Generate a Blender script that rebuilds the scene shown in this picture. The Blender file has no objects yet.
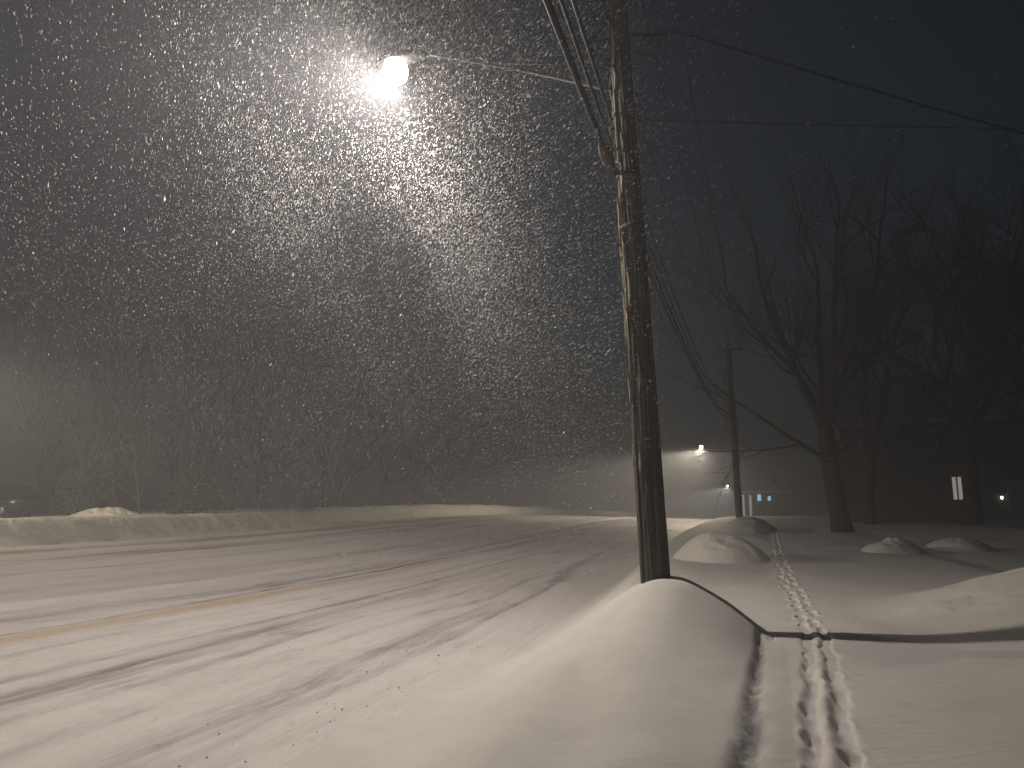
import bpy, math, random
import numpy as np
from mathutils import Vector, Matrix

sc = bpy.context.scene
COL = sc.collection
rad = math.radians
random.seed(7)
RNG = np.random.default_rng(11)

# ------------------------------------------------------------------ noise
def _hash(ix, iy, seed):
    h = (ix.astype(np.int64) * 374761393 + iy.astype(np.int64) * 668265263 + seed * 1442695041) & 0xFFFFFFFF
    h = ((h ^ (h >> 13)) * 1274126177) & 0xFFFFFFFF
    h = (h ^ (h >> 16)) & 0xFFFFFF
    return h / float(0xFFFFFF)

def vnoise(x, y, seed=0):
    x = np.asarray(x, float); y = np.asarray(y, float)
    x, y = np.broadcast_arrays(x, y)
    ix = np.floor(x); iy = np.floor(y)
    fx = x - ix; fy = y - iy
    fx = fx * fx * fx * (fx * (fx * 6 - 15) + 10); fy = fy * fy * fy * (fy * (fy * 6 - 15) + 10)
    a = _hash(ix, iy, seed); b = _hash(ix + 1, iy, seed)
    c = _hash(ix, iy + 1, seed); d = _hash(ix + 1, iy + 1, seed)
    return (a + (b - a) * fx) * (1 - fy) + (c + (d - c) * fx) * fy - 0.5

def fbm(x, y, seed=0, octv=4, gain=0.5):
    r = 0; a = 1.0
    for k in range(octv):
        r = r + a * vnoise(x * 2 ** k + 17.3 * k, y * 2 ** k - 9.1 * k, seed + k)
        a *= gain
    return r

def sstep(a, b, x):
    t = np.clip((np.asarray(x, float) - a) / (b - a), 0, 1)
    return t * t * (3 - 2 * t)

def smooth_table(xs, ys, sig, lo=-60, hi=600, n=3301):
    g = np.linspace(lo, hi, n)
    v = np.interp(g, xs, ys)
    st = g[1] - g[0]
    k = int(4 * sig / st) + 1
    ker = np.exp(-0.5 * (np.arange(-k, k + 1) * st / sig) ** 2); ker /= ker.sum()
    v = np.convolve(np.pad(v, k, mode='edge'), ker, mode='valid')
    return lambda q: np.interp(q, g, v)

# ------------------------------------------------------------------ lay of the land
# the road runs away from the viewer: s = metres along it, o = metres to its left
_sg = np.linspace(-60, 600, 6601)
_th = np.radians(13.7 + 4.0 * sstep(12, 42, _sg))
_dx = np.sin(_th); _dy = np.cos(_th)
_i0 = 600
_cx = np.concatenate([[0], np.cumsum((_dx[1:] + _dx[:-1]) / 2 * 0.1)]); _cx -= _cx[_i0]
_cy = np.concatenate([[0], np.cumsum((_dy[1:] + _dy[:-1]) / 2 * 0.1)]); _cy -= _cy[_i0]

def P(s, o):
    th = np.interp(s, _sg, _th)
    return (np.interp(s, _sg, _cx) - np.cos(th) * o, np.interp(s, _sg, _cy) + np.sin(th) * o)

def SO(x, y):
    s = np.asarray(x, float) * math.sin(rad(14)) + np.asarray(y, float) * math.cos(rad(14))
    for _ in range(12):
        th = np.interp(s, _sg, _th)
        rx = x - np.interp(s, _sg, _cx); ry = y - np.interp(s, _sg, _cy)
        s = s + rx * np.sin(th) + ry * np.cos(th)
        s = np.clip(s, -59, 599)
    return s, -rx * np.cos(th) + ry * np.sin(th)

R_ = smooth_table([-60, 18, 30, 45, 60, 80, 120, 200, 600], [0, 0, .22, .78, 1.3, 1.62, 1.8, 1.8, 1.6], 3.0)
B_ = smooth_table([-60, 0, 8, 18, 30, 40, 60, 100, 600], [.44, .45, .5, .70, 1.1, 1.36, 1.75, 2.05, 2.0], 1.8)

def road_z(s, o):
    return R_(s) + 0.53 * (np.asarray(o) - 2.2) / 21.8

def trough_o(s):
    return -0.14 - 0.088 * (s - 3.9)

# foot prints: list of (s, o, len, wid, depth, slide)
def path_o(s):
    return np.interp(s, [0, 3.9, 8.0, 10.2, 15.4, 24, 40], [-.30, -.52, -1.0, -1.12, -1.42, -1.9, -2.6])
PRINTS = []
s_ = 1.6; k_ = 0
while s_ < 30:
    side = 1 if k_ % 2 == 0 else -1
    wob = random.uniform(-.025, .025)
    spread = random.uniform(.05, .11) if s_ > 9 else random.uniform(.06, .09)
    PRINTS.append((s_, float(path_o(s_)) + side * spread + wob, random.uniform(.12, .15), random.uniform(.045, .058), random.uniform(.02, .055) if s_ < 8.2 else random.uniform(.06, .13) * (1 if s_ < 15 else .6)))
    s_ += random.uniform(.22, .38) if s_ < 9 else random.uniform(.30, .50); k_ += 1

def ground_z(s, o, fine=True, dip=True):
    s = np.asarray(s, float); o = np.asarray(o, float)
    rz = road_z(s, np.clip(o, 2.2, 24))
    base = B_(s)
    g = 1 - sstep(1.0, 2.28, o)
    z = (rz + .012 - 0.062 * sstep(2.17, 2.45, o)) * (1 - g) + base * g
    if dip:
        oc = trough_o(s) - .23
        a = sstep(.10, .20, o - oc) * (1 - sstep(7.5, 8.2, s)) + sstep(.25, .7, o) * sstep(7.5, 8.2, s)
        z = z - .30 * a * (1 - sstep(1.85, 2.15, o)) * (1 - sstep(8.2, 9.0, s)) * sstep(.9, 1.3, s)
    # lawn to the right
    right = sstep(2.0, 7.0, -o)
    z = z + right * (0.16 * fbm(s * .16, o * .2, 5, 3) + .004 * np.clip(-o - 5, 0, 60))
    z = z + .20 * sstep(1.7, 4.0, -o) * (1 - sstep(8.5, 14, s))
    z = z + (1 - sstep(-1.5, 2.2, o)) * 0.035 * fbm(s * .45, o * .6, 9, 3)
    # land beyond the far bank
    far = sstep(24.2, 27, o)
    z = z + far * (0.95 + 0.3 * fbm(s * .08, o * .08, 21, 3))
    if fine:
        m = (s > 1.2) & (s < 32) & (o < 1.0) & (o > -4)
        if m.any():
            ss = s[m]; oo = o[m]; d = np.zeros_like(ss)
            # dragged trench the boots left, near stretch
            near = 1 - sstep(7.6, 9.4, ss)
            for side in (-1, 1):
                c = path_o(ss) + side * (.08 + .012 * np.sin(ss * 5 + side)) + .02 * fbm(ss * 3, ss * 0 + side, 41, 2)
                w = .045 + .015 * vnoise(ss * 6.5, ss * 0 + 3 * side, 43)
                d += -near * (.030 + .03 * vnoise(ss * 2.3, ss * 0 + side, 44)) * np.exp(-(np.abs(oo - c) / w) ** 3)
            d += near * .012 * np.exp(-((oo - path_o(ss)) / .04) ** 2)
            for (ps, po, pl, pw, pd) in PRINTS:
                q = np.abs(ss - ps) < .5
                if not q.any(): continue
                u = (ss[q] - ps) / pl; v = (oo[q] - po) / pw
                r = np.sqrt(u * u + v * v)
                hole = -pd * (1 - sstep(.55, 1.05, r + .18 * fbm(ss[q] * 18, oo[q] * 18, 47, 2)))
                rim = (.014 if ps > 8.2 else .005) * np.exp(-((r - 1.25) / .22) ** 2)
                # snow kicked out ahead of the toe
                kick = (.018 if ps > 8.2 else .006) * np.exp(-(((u - 1.35) / .45) ** 2 + (v / .8) ** 2))
                # heel drag behind
                drag = -(.028 if ps > 8.2 else .012) * np.exp(-(((u + 1.5) / .8) ** 2 + (v / .6) ** 2))
                d[q] += hole + rim + kick + drag
            d += .006 * fbm(ss * 7, oo * 7, 51, 3) * np.exp(-((oo - path_o(ss)) / .5) ** 2)
            z = z.copy(); z[m] += d
    return z

def gz(x, y):
    s, o = SO(x, y)
    return float(ground_z(np.array([s]), np.array([o]), False)[0])

_bx = np.linspace(-2.5, 4.0, 651)
def _smt(zs, sig):
    v = np.interp(_bx, _bo[::-1], zs[::-1]); k = int(4 * sig / .01)
    ker = np.exp(-.5 * (np.arange(-k, k + 1) * .01 / sig) ** 2); ker /= ker.sum()
    return np.convolve(np.pad(v, k, mode='edge'), ker, mode='valid')
_bo = [3.0, 2.28, 2.0, 1.6, 1.2, .85, .5, .2, -.05, -.25, -.42, -.55, -.7, -1.2]
_bz_pole = [.0, .02, .12, .35, .61, .85, 1.035, 1.04, .90, .78, .62, .50, .44, .4]
_bz_near = [0, .02, .10, .22, .33, .41, .47, .505, .50, .485, .465, .45, .44, .4]
_tp = _smt(_bz_pole, .075); _tn = _smt(_bz_near, .16)
def berm_z(s, o):
    sh = .085 * (np.clip(8 - s, 0, 7))
    w = np.where(s < 8.2, np.exp(-((s - 8.25) / 1.75) ** 2), np.exp(-(np.clip(s - 8.25, 0, 9) / 1.0) ** 2))
    sh = sh * (1 - sstep(.2, 1.3, o))
    oo = o - sh
    zp = np.interp(oo, _bx, _tp); zn = np.interp(oo, _bx, _tn)
    lowpart = 1 - sstep(8.6, 10.6, s)
    z = zn * lowpart * (1 - w) + zp * w + (1 - lowpart) * (1 - w) * (-.2)
    return z

# ------------------------------------------------------------------ object helpers
def tag(o, label=None, cat=None, group=None, kind=None):
    if label: o['label'] = label
    if cat: o['category'] = cat
    if group: o['group'] = group
    if kind: o['kind'] = kind
    return o

def mesh_obj(name, verts, faces, mat=None, parent=None, smooth=True):
    me = bpy.data.meshes.new(name)
    me.from_pydata([tuple(v) for v in verts], [], faces)
    me.update()
    if smooth: me.polygons.foreach_set('use_smooth', [True] * len(me.polygons))
    if mat: me.materials.append(mat)
    o = bpy.data.objects.new(name, me); COL.objects.link(o)
    if parent: o.parent = parent
    return o

def grid_obj(name, X, Y, Z, mat=None, parent=None, uv=None, attrs=None):
    """X, Y, Z arrays of shape (rows, cols)"""
    r, c = X.shape
    co = np.stack([X, Y, Z], -1).reshape(-1, 3).astype(np.float32)
    idx = np.arange(r * c).reshape(r, c)
    q = np.stack([idx[:-1, :-1], idx[1:, :-1], idx[1:, 1:], idx[:-1, 1:]], -1).reshape(-1, 4)
    # keep normals up
    a, b, d = co[q[0, 0]], co[q[0, 1]], co[q[0, 3]]
    if np.cross(b - a, d - a)[2] < 0: q = q[:, ::-1]
    me = bpy.data.meshes.new(name)
    me.vertices.add(len(co)); me.vertices.foreach_set('co', co.ravel())
    me.loops.add(q.size); me.loops.foreach_set('vertex_index', q.ravel().astype(np.int32))
    me.polygons.add(len(q)); me.polygons.foreach_set('loop_start', np.arange(0, q.size, 4, dtype=np.int32))
    me.update(calc_edges=True)
    me.polygons.foreach_set('use_smooth', np.ones(len(q), bool))
    if uv is not None:
        u = me.uv_layers.new(name='UVMap')
        flat = np.stack([uv[0].ravel(), uv[1].ravel()], -1)[q.ravel()].astype(np.float32)
        u.data.foreach_set('uv', flat.ravel())
    for k, v in (attrs or {}).items():
        at = me.attributes.new(k, 'FLOAT', 'POINT'); at.data.foreach_set('value', v.ravel().astype(np.float32))
    if mat: me.materials.append(mat)
    o = bpy.data.objects.new(name, me); COL.objects.link(o)
    if parent: o.parent = parent
    return o

def empty(name, loc, rz=0):
    o = bpy.data.objects.new(name, None); COL.objects.link(o)
    o.location = loc; o.rotation_euler = (0, 0, rz); o.empty_display_size = .3
    return o

class MB:
    def __init__(s): s.v = []; s.f = []
    def add(s, vs, fs):
        n = len(s.v); s.v += [tuple(v) for v in vs]; s.f += [tuple(i + n for i in f) for f in fs]; return s
    def box(s, c, d, rot=None):
        vs = [Vector((x * d[0] / 2, y * d[1] / 2, z * d[2] / 2)) for x in (-1, 1) for y in (-1, 1) for z in (-1, 1)]
        if rot: vs = [rot @ v for v in vs]
        vs = [v + Vector(c) for v in vs]
        return s.add(vs, [(0, 1, 3, 2), (4, 6, 7, 5), (0, 4, 5, 1), (2, 3, 7, 6), (0, 2, 6, 4), (1, 5, 7, 3)])
    def tube(s, pts, rs, n=8, cap=True):
        pts = [Vector(p) for p in pts]
        if not hasattr(rs, '__len__'): rs = [rs] * len(pts)
        rings = []; up = None
        for i, p in enumerate(pts):
            t = (pts[min(i + 1, len(pts) - 1)] - pts[max(i - 1, 0)])
            if t.length < 1e-9: t = Vector((0, 0, 1))
            t.normalize()
            if up is None: up = Vector((0, 0, 1)) if abs(t.z) < .9 else Vector((1, 0, 0))
            a = t.cross(up)
            if a.length < 1e-6: a = t.orthogonal()
            a.normalize(); b = a.cross(t); up = b
            rings.append([p + (a * math.cos(2 * math.pi * k / n) + b * math.sin(2 * math.pi * k / n)) * rs[i] for k in range(n)])
        vs = [v for r in rings for v in r]; fs = []
        for i in range(len(pts) - 1):
            for k in range(n):
                k2 = (k + 1) % n
                fs.append((i * n + k, i * n + k2, (i + 1) * n + k2, (i + 1) * n + k))
        if cap:
            fs.append(tuple(range(n))[::-1]); fs.append(tuple((len(pts) - 1) * n + k for k in range(n)))
        return s.add(vs, fs)
    def lathe(s, c, prof, n=16, axis=None):
        M = axis or Matrix.Identity(3)
        vs = []; fs = []
        for (r, z) in prof:
            for k in range(n):
                a = 2 * math.pi * k / n
                vs.append(Vector(c) + M @ Vector((r * math.cos(a), r * math.sin(a), z)))
        m = len(prof)
        for i in range(m - 1):
            for k in range(n):
                k2 = (k + 1) % n; fs.append((i * n + k, i * n + k2, (i + 1) * n + k2, (i + 1) * n + k))
        fs.append(tuple(range(n))[::-1]); fs.append(tuple((m - 1) * n + k for k in range(n)))
        return s.add(vs, fs)
    def build(s, name, mat, parent=None, smooth=True, bevel=0):
        o = mesh_obj(name, s.v, s.f, mat, parent, smooth)
        if bevel:
            m = o.modifiers.new('bev', 'BEVEL'); m.width = bevel; m.segments = 2; m.limit_method = 'ANGLE'
        return o

# ------------------------------------------------------------------ materials
def new_mat(name):
    m = bpy.data.materials.new(name); m.use_nodes = True
    nt = m.node_tree; b = nt.nodes['Principled BSDF']
    return m, nt, b
def N(nt, t, **kw):
    n = nt.nodes.new(t)
    for k, v in kw.items(): setattr(n, k, v)
    return n
def noise_node(nt, vec, scale, detail=4, rough=.55, dist=0):
    n = N(nt, 'ShaderNodeTexNoise'); n.inputs['Scale'].default_value = scale
    n.inputs['Detail'].default_value = detail; n.inputs['Roughness'].default_value = rough
    n.inputs['Distortion'].default_value = dist
    if vec is not None: nt.links.new(vec, n.inputs['Vector'])
    return n
def ramp(nt, fac, stops):
    r = N(nt, 'ShaderNodeValToRGB'); e = r.color_ramp.elements
    while len(e) < len(stops): e.new(.5)
    for i, (p, c) in enumerate(stops):
        e[i].position = p; e[i].color = (c[0], c[1], c[2], 1) if hasattr(c, '__len__') else (c, c, c, 1)
    nt.links.new(fac, r.inputs[0]); return r
def bump(nt, h, strength, dist, bsdf, prev=None):
    b = N(nt, 'ShaderNodeBump'); b.inputs['Strength'].default_value = strength; b.inputs['Distance'].default_value = dist
    nt.links.new(h, b.inputs['Height'])
    if prev: nt.links.new(prev.outputs[0], b.inputs['Normal'])
    nt.links.new(b.outputs[0], bsdf.inputs['Normal']); return b
def mapping(nt, vec, scale):
    m = N(nt, 'ShaderNodeMapping'); m.inputs['Scale'].default_value = scale
    nt.links.new(vec, m.inputs['Vector']); return m.outputs[0]

def snow_material(name, col=(.80, .78, .77), grain=.6, drift=.35, lump=None, dirt=False):
    m, nt, b = new_mat(name)
    tc = N(nt, 'ShaderNodeTexCoord').outputs['Object']
    n1 = noise_node(nt, tc, 1.3, 5, .6)
    r1 = ramp(nt, n1.outputs[0], [(.3, tuple(c * .93 for c in col)), (.7, col)])
    n2 = noise_node(nt, tc, 160, 3, .7)
    r2 = ramp(nt, n2.outputs[0], [(.25, .90), (.75, 1.06)])
    mx = N(nt, 'ShaderNodeMix', data_type='RGBA', blend_type='MULTIPLY'); mx.inputs[0].default_value = 1
    nt.links.new(r1.outputs[0], mx.inputs[6]); nt.links.new(r2.outputs[0], mx.inputs[7])
    if dirt:  # this flag only blends in a darker grey along the groove
        at = N(nt, 'ShaderNodeAttribute', attribute_name='groove_tone'); mg = N(nt, 'ShaderNodeMix', data_type='RGBA')
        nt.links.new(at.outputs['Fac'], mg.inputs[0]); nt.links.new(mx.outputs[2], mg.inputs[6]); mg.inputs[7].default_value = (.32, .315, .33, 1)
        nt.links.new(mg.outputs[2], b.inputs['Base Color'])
    else: nt.links.new(mx.outputs[2], b.inputs['Base Color'])
    b.inputs['Roughness'].default_value = .72
    b.inputs['Specular IOR Level'].default_value = .25
    b.inputs['Sheen Weight'].default_value = .0
    p = bump(nt, n2.outputs[0], grain, .004, b)
    n3 = noise_node(nt, mapping(nt, tc, (1, 3.2, 1)), 7, 4, .55)
    p2 = bump(nt, n3.outputs[0], drift, .02, b, p)
    if lump:
        n4 = noise_node(nt, tc, lump, 5, .6, .6)
        bump(nt, n4.outputs[0], .9, .12, b, p2)
    return m

M = {}
M['snow'] = snow_material('snow')
M['berm'] = snow_material('mounded_snow_with_dark_groove', (.76, .745, .73), .6, .3, dirt=True)
M['snow_bank'] = snow_material('ploughed_snow', (.78, .76, .68), .5, .3, 2.2)
M['snow_mound'] = snow_material('mounded_snow', (.80, .78, .76), .45, .3)

# road: packed snow with bare wheel tracks; wear and sand come from where tyres and the grit truck went
m, nt, b = new_mat('packed_snow_road'); M['road'] = m
uvn = N(nt, 'ShaderNodeTexCoord').outputs['UV']
aw = N(nt, 'ShaderNodeAttribute', attribute_name='wear'); asd = N(nt, 'ShaderNodeAttribute', attribute_name='sand')
st1 = noise_node(nt, mapping(nt, uvn, (.9, 11, 1)), 1.0, 7, .62, .15)
st2 = noise_node(nt, mapping(nt, uvn, (2.5, 45, 1)), 1.0, 6, .65, .1)
def mth(op, a, b_=None, clamp=False):
    n = N(nt, 'ShaderNodeMath', operation=op, use_clamp=clamp)
    for i, v in enumerate((a, b_)):
        if v is None: continue
        if isinstance(v, (int, float)): n.inputs[i].default_value = v
        else: nt.links.new(v, n.inputs[i])
    return n.outputs[0]
k1 = mth('MULTIPLY', mth('SUBTRACT', st1.outputs[0], .5), 1.1)
k2 = mth('MULTIPLY', mth('SUBTRACT', st2.outputs[0], .5), .9)
w = mth('ADD', aw.outputs['Fac'], mth('MULTIPLY', mth('ADD', k1, k2), mth('ADD', mth('MULTIPLY', aw.outputs['Fac'], .9), .32)), True)
rc = ramp(nt, w, [(0, (.80, .765, .775)), (.25, (.69, .655, .665)), (.55, (.44, .405, .42)), (1, (.20, .18, .185))])
mxs = N(nt, 'ShaderNodeMix', data_type='RGBA'); nt.links.new(rc.outputs[0], mxs.inputs[6]); mxs.inputs[7].default_value = (.60, .47, .33, 1)
sf = mth('MULTIPLY', asd.outputs['Fac'], mth('MULTIPLY', st2.outputs[0], 1.5), True)
nt.links.new(sf, mxs.inputs[0]); nt.links.new(mxs.outputs[2], b.inputs['Base Color'])
b.inputs['Roughness'].default_value = .68; b.inputs['Specular IOR Level'].default_value = .3
p = bump(nt, st2.outputs[0], .7, .02, b)
gr = noise_node(nt, uvn, 70, 3, .6)
p = bump(nt, gr.outputs[0], .4, .006, b, p)
bump(nt, st1.outputs[0], .55, .035, b, p)

def simple_mat(name, col, rough=.7, metal=0, nscale=None, var=.25, emis=None, estr=0, bumps=None):
    m, nt, b = new_mat(name)
    b.inputs['Roughness'].default_value = rough; b.inputs['Metallic'].default_value = metal
    if nscale:
        tc = N(nt, 'ShaderNodeTexCoord').outputs['Object']
        n = noise_node(nt, tc, nscale, 5, .6)
        r = ramp(nt, n.outputs[0], [(.3, tuple(c * (1 - var) for c in col)), (.7, tuple(min(1, c * (1 + var)) for c in col))])
        nt.links.new(r.outputs[0], b.inputs['Base Color'])
        if bumps: bump(nt, n.outputs[0], .6, bumps, b)
    else: b.inputs['Base Color'].default_value = (*col, 1)
    if emis: b.inputs['Emission Color'].default_value = (*emis, 1); b.inputs['Emission Strength'].default_value = estr
    return m

# weathered pole timber: long grain, dark checks, pale splintered strips
m, nt, b = new_mat('weathered_pole_wood'); M['wood'] = m
tc = N(nt, 'ShaderNodeTexCoord').outputs['Object']
g1 = noise_node(nt, mapping(nt, tc, (26, 26, .9)), 1, 7, .65, .3)
g2 = noise_node(nt, mapping(nt, tc, (70, 70, 2.2)), 1, 5, .7, .2)
g3 = noise_node(nt, tc, 1.1, 3, .5)
c1 = ramp(nt, g1.outputs[0], [(.28, (.024, .019, .015)), (.42, (.080, .068, .052)), (.6, (.115, .10, .078)), (.80, (.19, .17, .14))])
c2 = ramp(nt, g2.outputs[0], [(.3, .55), (.5, 1.0), (.8, 1.2)])
mx = N(nt, 'ShaderNodeMix', data_type='RGBA', blend_type='MULTIPLY'); mx.inputs[0].default_value = 1
nt.links.new(c1.outputs[0], mx.inputs[6]); nt.links.new(c2.outputs[0], mx.inputs[7])
c3 = ramp(nt, g3.outputs[0], [(.35, .75), (.65, 1.25)])
mx2 = N(nt, 'ShaderNodeMix', data_type='RGBA', blend_type='MULTIPLY'); mx2.inputs[0].default_value = 1
nt.links.new(mx.outputs[2], mx2.inputs[6]); nt.links.new(c3.outputs[0], mx2.inputs[7])
nt.links.new(mx2.outputs[2], b.inputs['Base Color']); b.inputs['Roughness'].default_value = .85
pp = bump(nt, g1.outputs[0], 1.0, .03, b); bump(nt, g2.outputs[0], .8, .01, b, pp)

M['splinter'] = simple_mat('raw_split_wood', (.27, .235, .19), .85, 0, 40, .4, bumps=.005)
M['wire'] = simple_mat('black_cable_jacket', (.014, .014, .014), .7, 0, 30, .3)
M['bare_wire'] = simple_mat('dull_aluminium_wire', (.16, .16, .16), .5, .6)
M['steel'] = simple_mat('galvanised_steel', (.42, .42, .41), .45, .7, 60, .2)
M['arm_steel'] = simple_mat('weathered_arm_steel', (.16, .155, .15), .6, .3, 60, .2)
M['iron'] = simple_mat('rusty_iron', (.10, .065, .045), .75, .4, 60, .4)
M['porcelain'] = simple_mat('grey_porcelain', (.30, .29, .28), .25)
M['bark'] = simple_mat('bark', (.045, .038, .033), .9, 0, 12, .45, bumps=.02)
M['evergreen'] = simple_mat('evergreen_needles', (.035, .05, .032), .8, 0, 3, .4)
M['dirt'] = simple_mat('dirt_crumbs', (.07, .055, .045), .9, 0, 40, .3)
M['car_paint'] = simple_mat('dark_car_paint', (.02, .021, .025), .3, .3)
M['tyre'] = simple_mat('tyre_rubber', (.02, .02, .02), .8)
M['glass'] = simple_mat('dark_glass', (.01, .012, .014), .08)
M['tail'] = simple_mat('red_lens', (.25, .01, .01), .2)
M['lamp_paint'] = simple_mat('dark_lamp_housing', (.03, .03, .03), .6)
M['led'] = simple_mat('lit_lamp_lens', (.9, .85, .7), .3, 0, None, 0, (1, .9, .74), 22)
M['roof'] = simple_mat('snowy_shingles', (.30, .30, .30), .9, 0, 5, .3)
M['siding'] = simple_mat('house_siding', (.07, .066, .062), .8, 0, 3, .1)
M['brick'] = simple_mat('chimney_brick', (.22, .12, .09), .9, 0, 8, .3)
M['trim'] = simple_mat('worn_trim', (.16, .155, .15), .6)
M['lit_window'] = simple_mat('lit_window', (.5, .45, .4), .4, 0, None, 0, (1, .88, .80), .30)
M['porch_bulb'] = simple_mat('lit_bulb', (.9, .95, .9), .4, 0, None, 0, (.85, 1, .9), 6)
M['blue_window'] = simple_mat('blue_lit_glazing', (.3, .35, .4), .4, 0, None, 0, (.45, .75, 1), .9)
M['pale_window'] = simple_mat('pale_lit_glazing', (.3, .35, .4), .4, 0, None, 0, (.75, .9, 1), .22)

m, nt, b = new_mat('snowflake'); M['flake'] = m
for n in list(nt.nodes):
    if n != b and n.type != 'OUTPUT_MATERIAL': nt.nodes.remove(n)
nt.nodes.remove(b)
d = N(nt, 'ShaderNodeBsdfDiffuse'); d.inputs[0].default_value = (.9, .9, .9, 1)
t = N(nt, 'ShaderNodeBsdfTranslucent'); t.inputs[0].default_value = (.9, .9, .9, 1)
mxn = N(nt, 'ShaderNodeMixShader'); mxn.inputs[0].default_value = .65
nt.links.new(d.outputs[0], mxn.inputs[1]); nt.links.new(t.outputs[0], mxn.inputs[2])
nt.links.new(mxn.outputs[0], [n for n in nt.nodes if n.type == 'OUTPUT_MATERIAL'][0].inputs[0])

# ------------------------------------------------------------------ ground
def spaced(*segs):
    out = []
    for (a, b_, n) in segs: out.append(np.linspace(a, b_, n, endpoint=False))
    return np.concatenate(out + [[segs[-1][1]]])
srow = np.concatenate([np.linspace(-40, 1.4, 16, endpoint=False), 1.4 * (18 / 1.4) ** np.linspace(0, 1, 760, endpoint=False),
                       np.linspace(18, 34, 220, endpoint=False), np.linspace(34, 70, 90, endpoint=False),
                       np.linspace(70, 180, 70, endpoint=False), np.linspace(180, 590, 30)])
ocol = np.concatenate([np.linspace(-260, -60, 20, endpoint=False), np.linspace(-60, -14, 70, endpoint=False), np.linspace(-14, -2.8, 90, endpoint=False),
                       np.linspace(-2.8, .5, 230, endpoint=False), np.linspace(.5, 2.6, 60, endpoint=False),
                       np.linspace(2.6, 23.5, 12, endpoint=False), np.linspace(23.5, 30, 20, endpoint=False), np.linspace(30, 60, 30, endpoint=False), np.linspace(60, 260, 16)])
S, O = np.meshgrid(srow, ocol, indexing='ij')
X, Y = P(S, O)
# keep lateral lines from crossing far out on the inside of the bend: bend is mild, so they do not
Z = ground_z(S, O)
g = grid_obj('ground', X, Y, Z, M['snow'])
tag(g, 'smooth deep snow over lawn and pavement with a line of boot prints', 'snow ground', kind='structure')

# ------------------------------------------------------------------ road
rs = np.concatenate([np.linspace(-40, 2, 40, endpoint=False), 2 * (30) ** np.linspace(0, 1, 620, endpoint=False), np.linspace(60, 180, 120, endpoint=False), np.linspace(180, 590, 40)])
ro = np.linspace(2.16, 24.1, 560)
S, O = np.meshgrid(rs, ro, indexing='ij')
def band(S, O, c, w, amp, seed, wob=.10, patch=.5, sc_=.12):
    cc = c + wob * 2 * fbm(S * .12, S * 0 + seed, seed, 3) * np.clip(S / 12, .5, 1.5)
    ww = w * (1 + .7 * fbm(S * .3, S * 0 + 5, seed + 3, 3))
    e = np.exp(-((O - cc) / ww) ** 2)
    a = np.clip(1 - patch + patch * 2.2 * (fbm(S * sc_, O * .8, seed + 7, 4) + .5), 0, 1.3)
    return amp * e * a
BANDS = [  # centre, half width, strength, seed, wobble, patchiness
    (3.72, .28, .30, 61, .12, .5), (3.42, .08, .22, 62, .12, .8), (5.9, .22, .17, 64, .2, .9), (5.2, .09, .2, 66, .16, .9), (6.4, .08, .3, 63, .1, .8), (7.5, .12, .2, 65, .2, .9),
    (8.72, .06, .75, 67, .10, .7), (9.6, .35, .22, 68, .2, .8), (12.9, .5, .22, 69, .2, .7), (15.9, .3, .30, 70, .2, .6),
    (18.0, .35, .35, 72, .2, .5), (19.4, .5, .32, 73, .2, .4), (22.3, .7, .5, 74, .2, .2), (4.5, .15, .22, 75, .2, .9), (5.6, .4, .08, 76, .3, .7)]
wear = np.zeros_like(S)
for (c, w_, a, sd, wb, pt) in BANDS: wear += band(S, O, c, w_, a, sd, wb, pt)
wear += .30 * np.clip(fbm(S * .14, O * 1.3, 90, 5, .6), 0, 1) + .34 * np.clip(fbm(S * .5, O * 5, 92, 4, .6) - .05, 0, 1) + .3 * np.clip(fbm(S * 1.1, O * 2.6, 93, 4, .6) - .28, 0, 1)
wear += .16 * sstep(8.7, 9.4, O) * (1 - .8 * sstep(11.5, 13.5, O))
wear = np.where(O < 3.2, wear * sstep(2.3, 3.2, O), wear)
sand = band(S, O, 8.40, .26, .85, 80, .10, .75, .5)
Z = road_z(S, O)
Z = Z - .022 * wear + .02 * fbm(S * .35, O * 3.0, 95, 4) + .006 * fbm(S * 1.2, O * 14, 97, 3)
Z += .10 * np.exp(-((O - 10.65 - .1 * fbm(S * .1, S * 0, 99, 2)) / .15) ** 2) * (.8 + .8 * fbm(S * .7, S * 0, 98, 3))
Z += .012 * np.abs(fbm(S * .5, O * 6, 111, 4)) + .03 * np.clip(fbm(S * .9, O * 2.2, 113, 4) - .12, 0, 1) + .016 * np.exp(-((O - 8.86) / .06) ** 2)
wear -= 1.2 * np.exp(-((O - 10.65 - .1 * fbm(S * .1, S * 0, 99, 2)) / .22) ** 2)
Z -= .04 * sstep(2.35, 2.18, O) * 0
Xr, Yr = P(S, O)
r = grid_obj('road', Xr, Yr, Z, M['road'], uv=(S, O), attrs={'wear': np.clip(wear, 0, 1), 'sand': np.clip(sand, 0, 1)})
tag(r, 'wide road of packed snow with grey wheel tracks and a sandy centre line', 'road', kind='structure')

# ------------------------------------------------------------------ snow mounds (each a heap of its own)
def patch(name, s0, s1, o0, o1, n, m_, bumpf, label, group=None, mat='snow_mound', cat='snow mound'):
    S, O = np.meshgrid(np.linspace(s0, s1, n), np.linspace(o0, o1, m_), indexing='ij')
    G = ground_z(S, O, False)
    H = bumpf(S, O, G)
    e = np.minimum.reduce([(S - s0), (s1 - S), (O - o0), (o1 - O)])
    H = H - .06 * (1 - sstep(0, .12, e)) - .004
    X, Y = P(S, O)
    o = grid_obj(name, X, Y, G + H, M[mat])
    return tag(o, label, cat, group)

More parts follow.
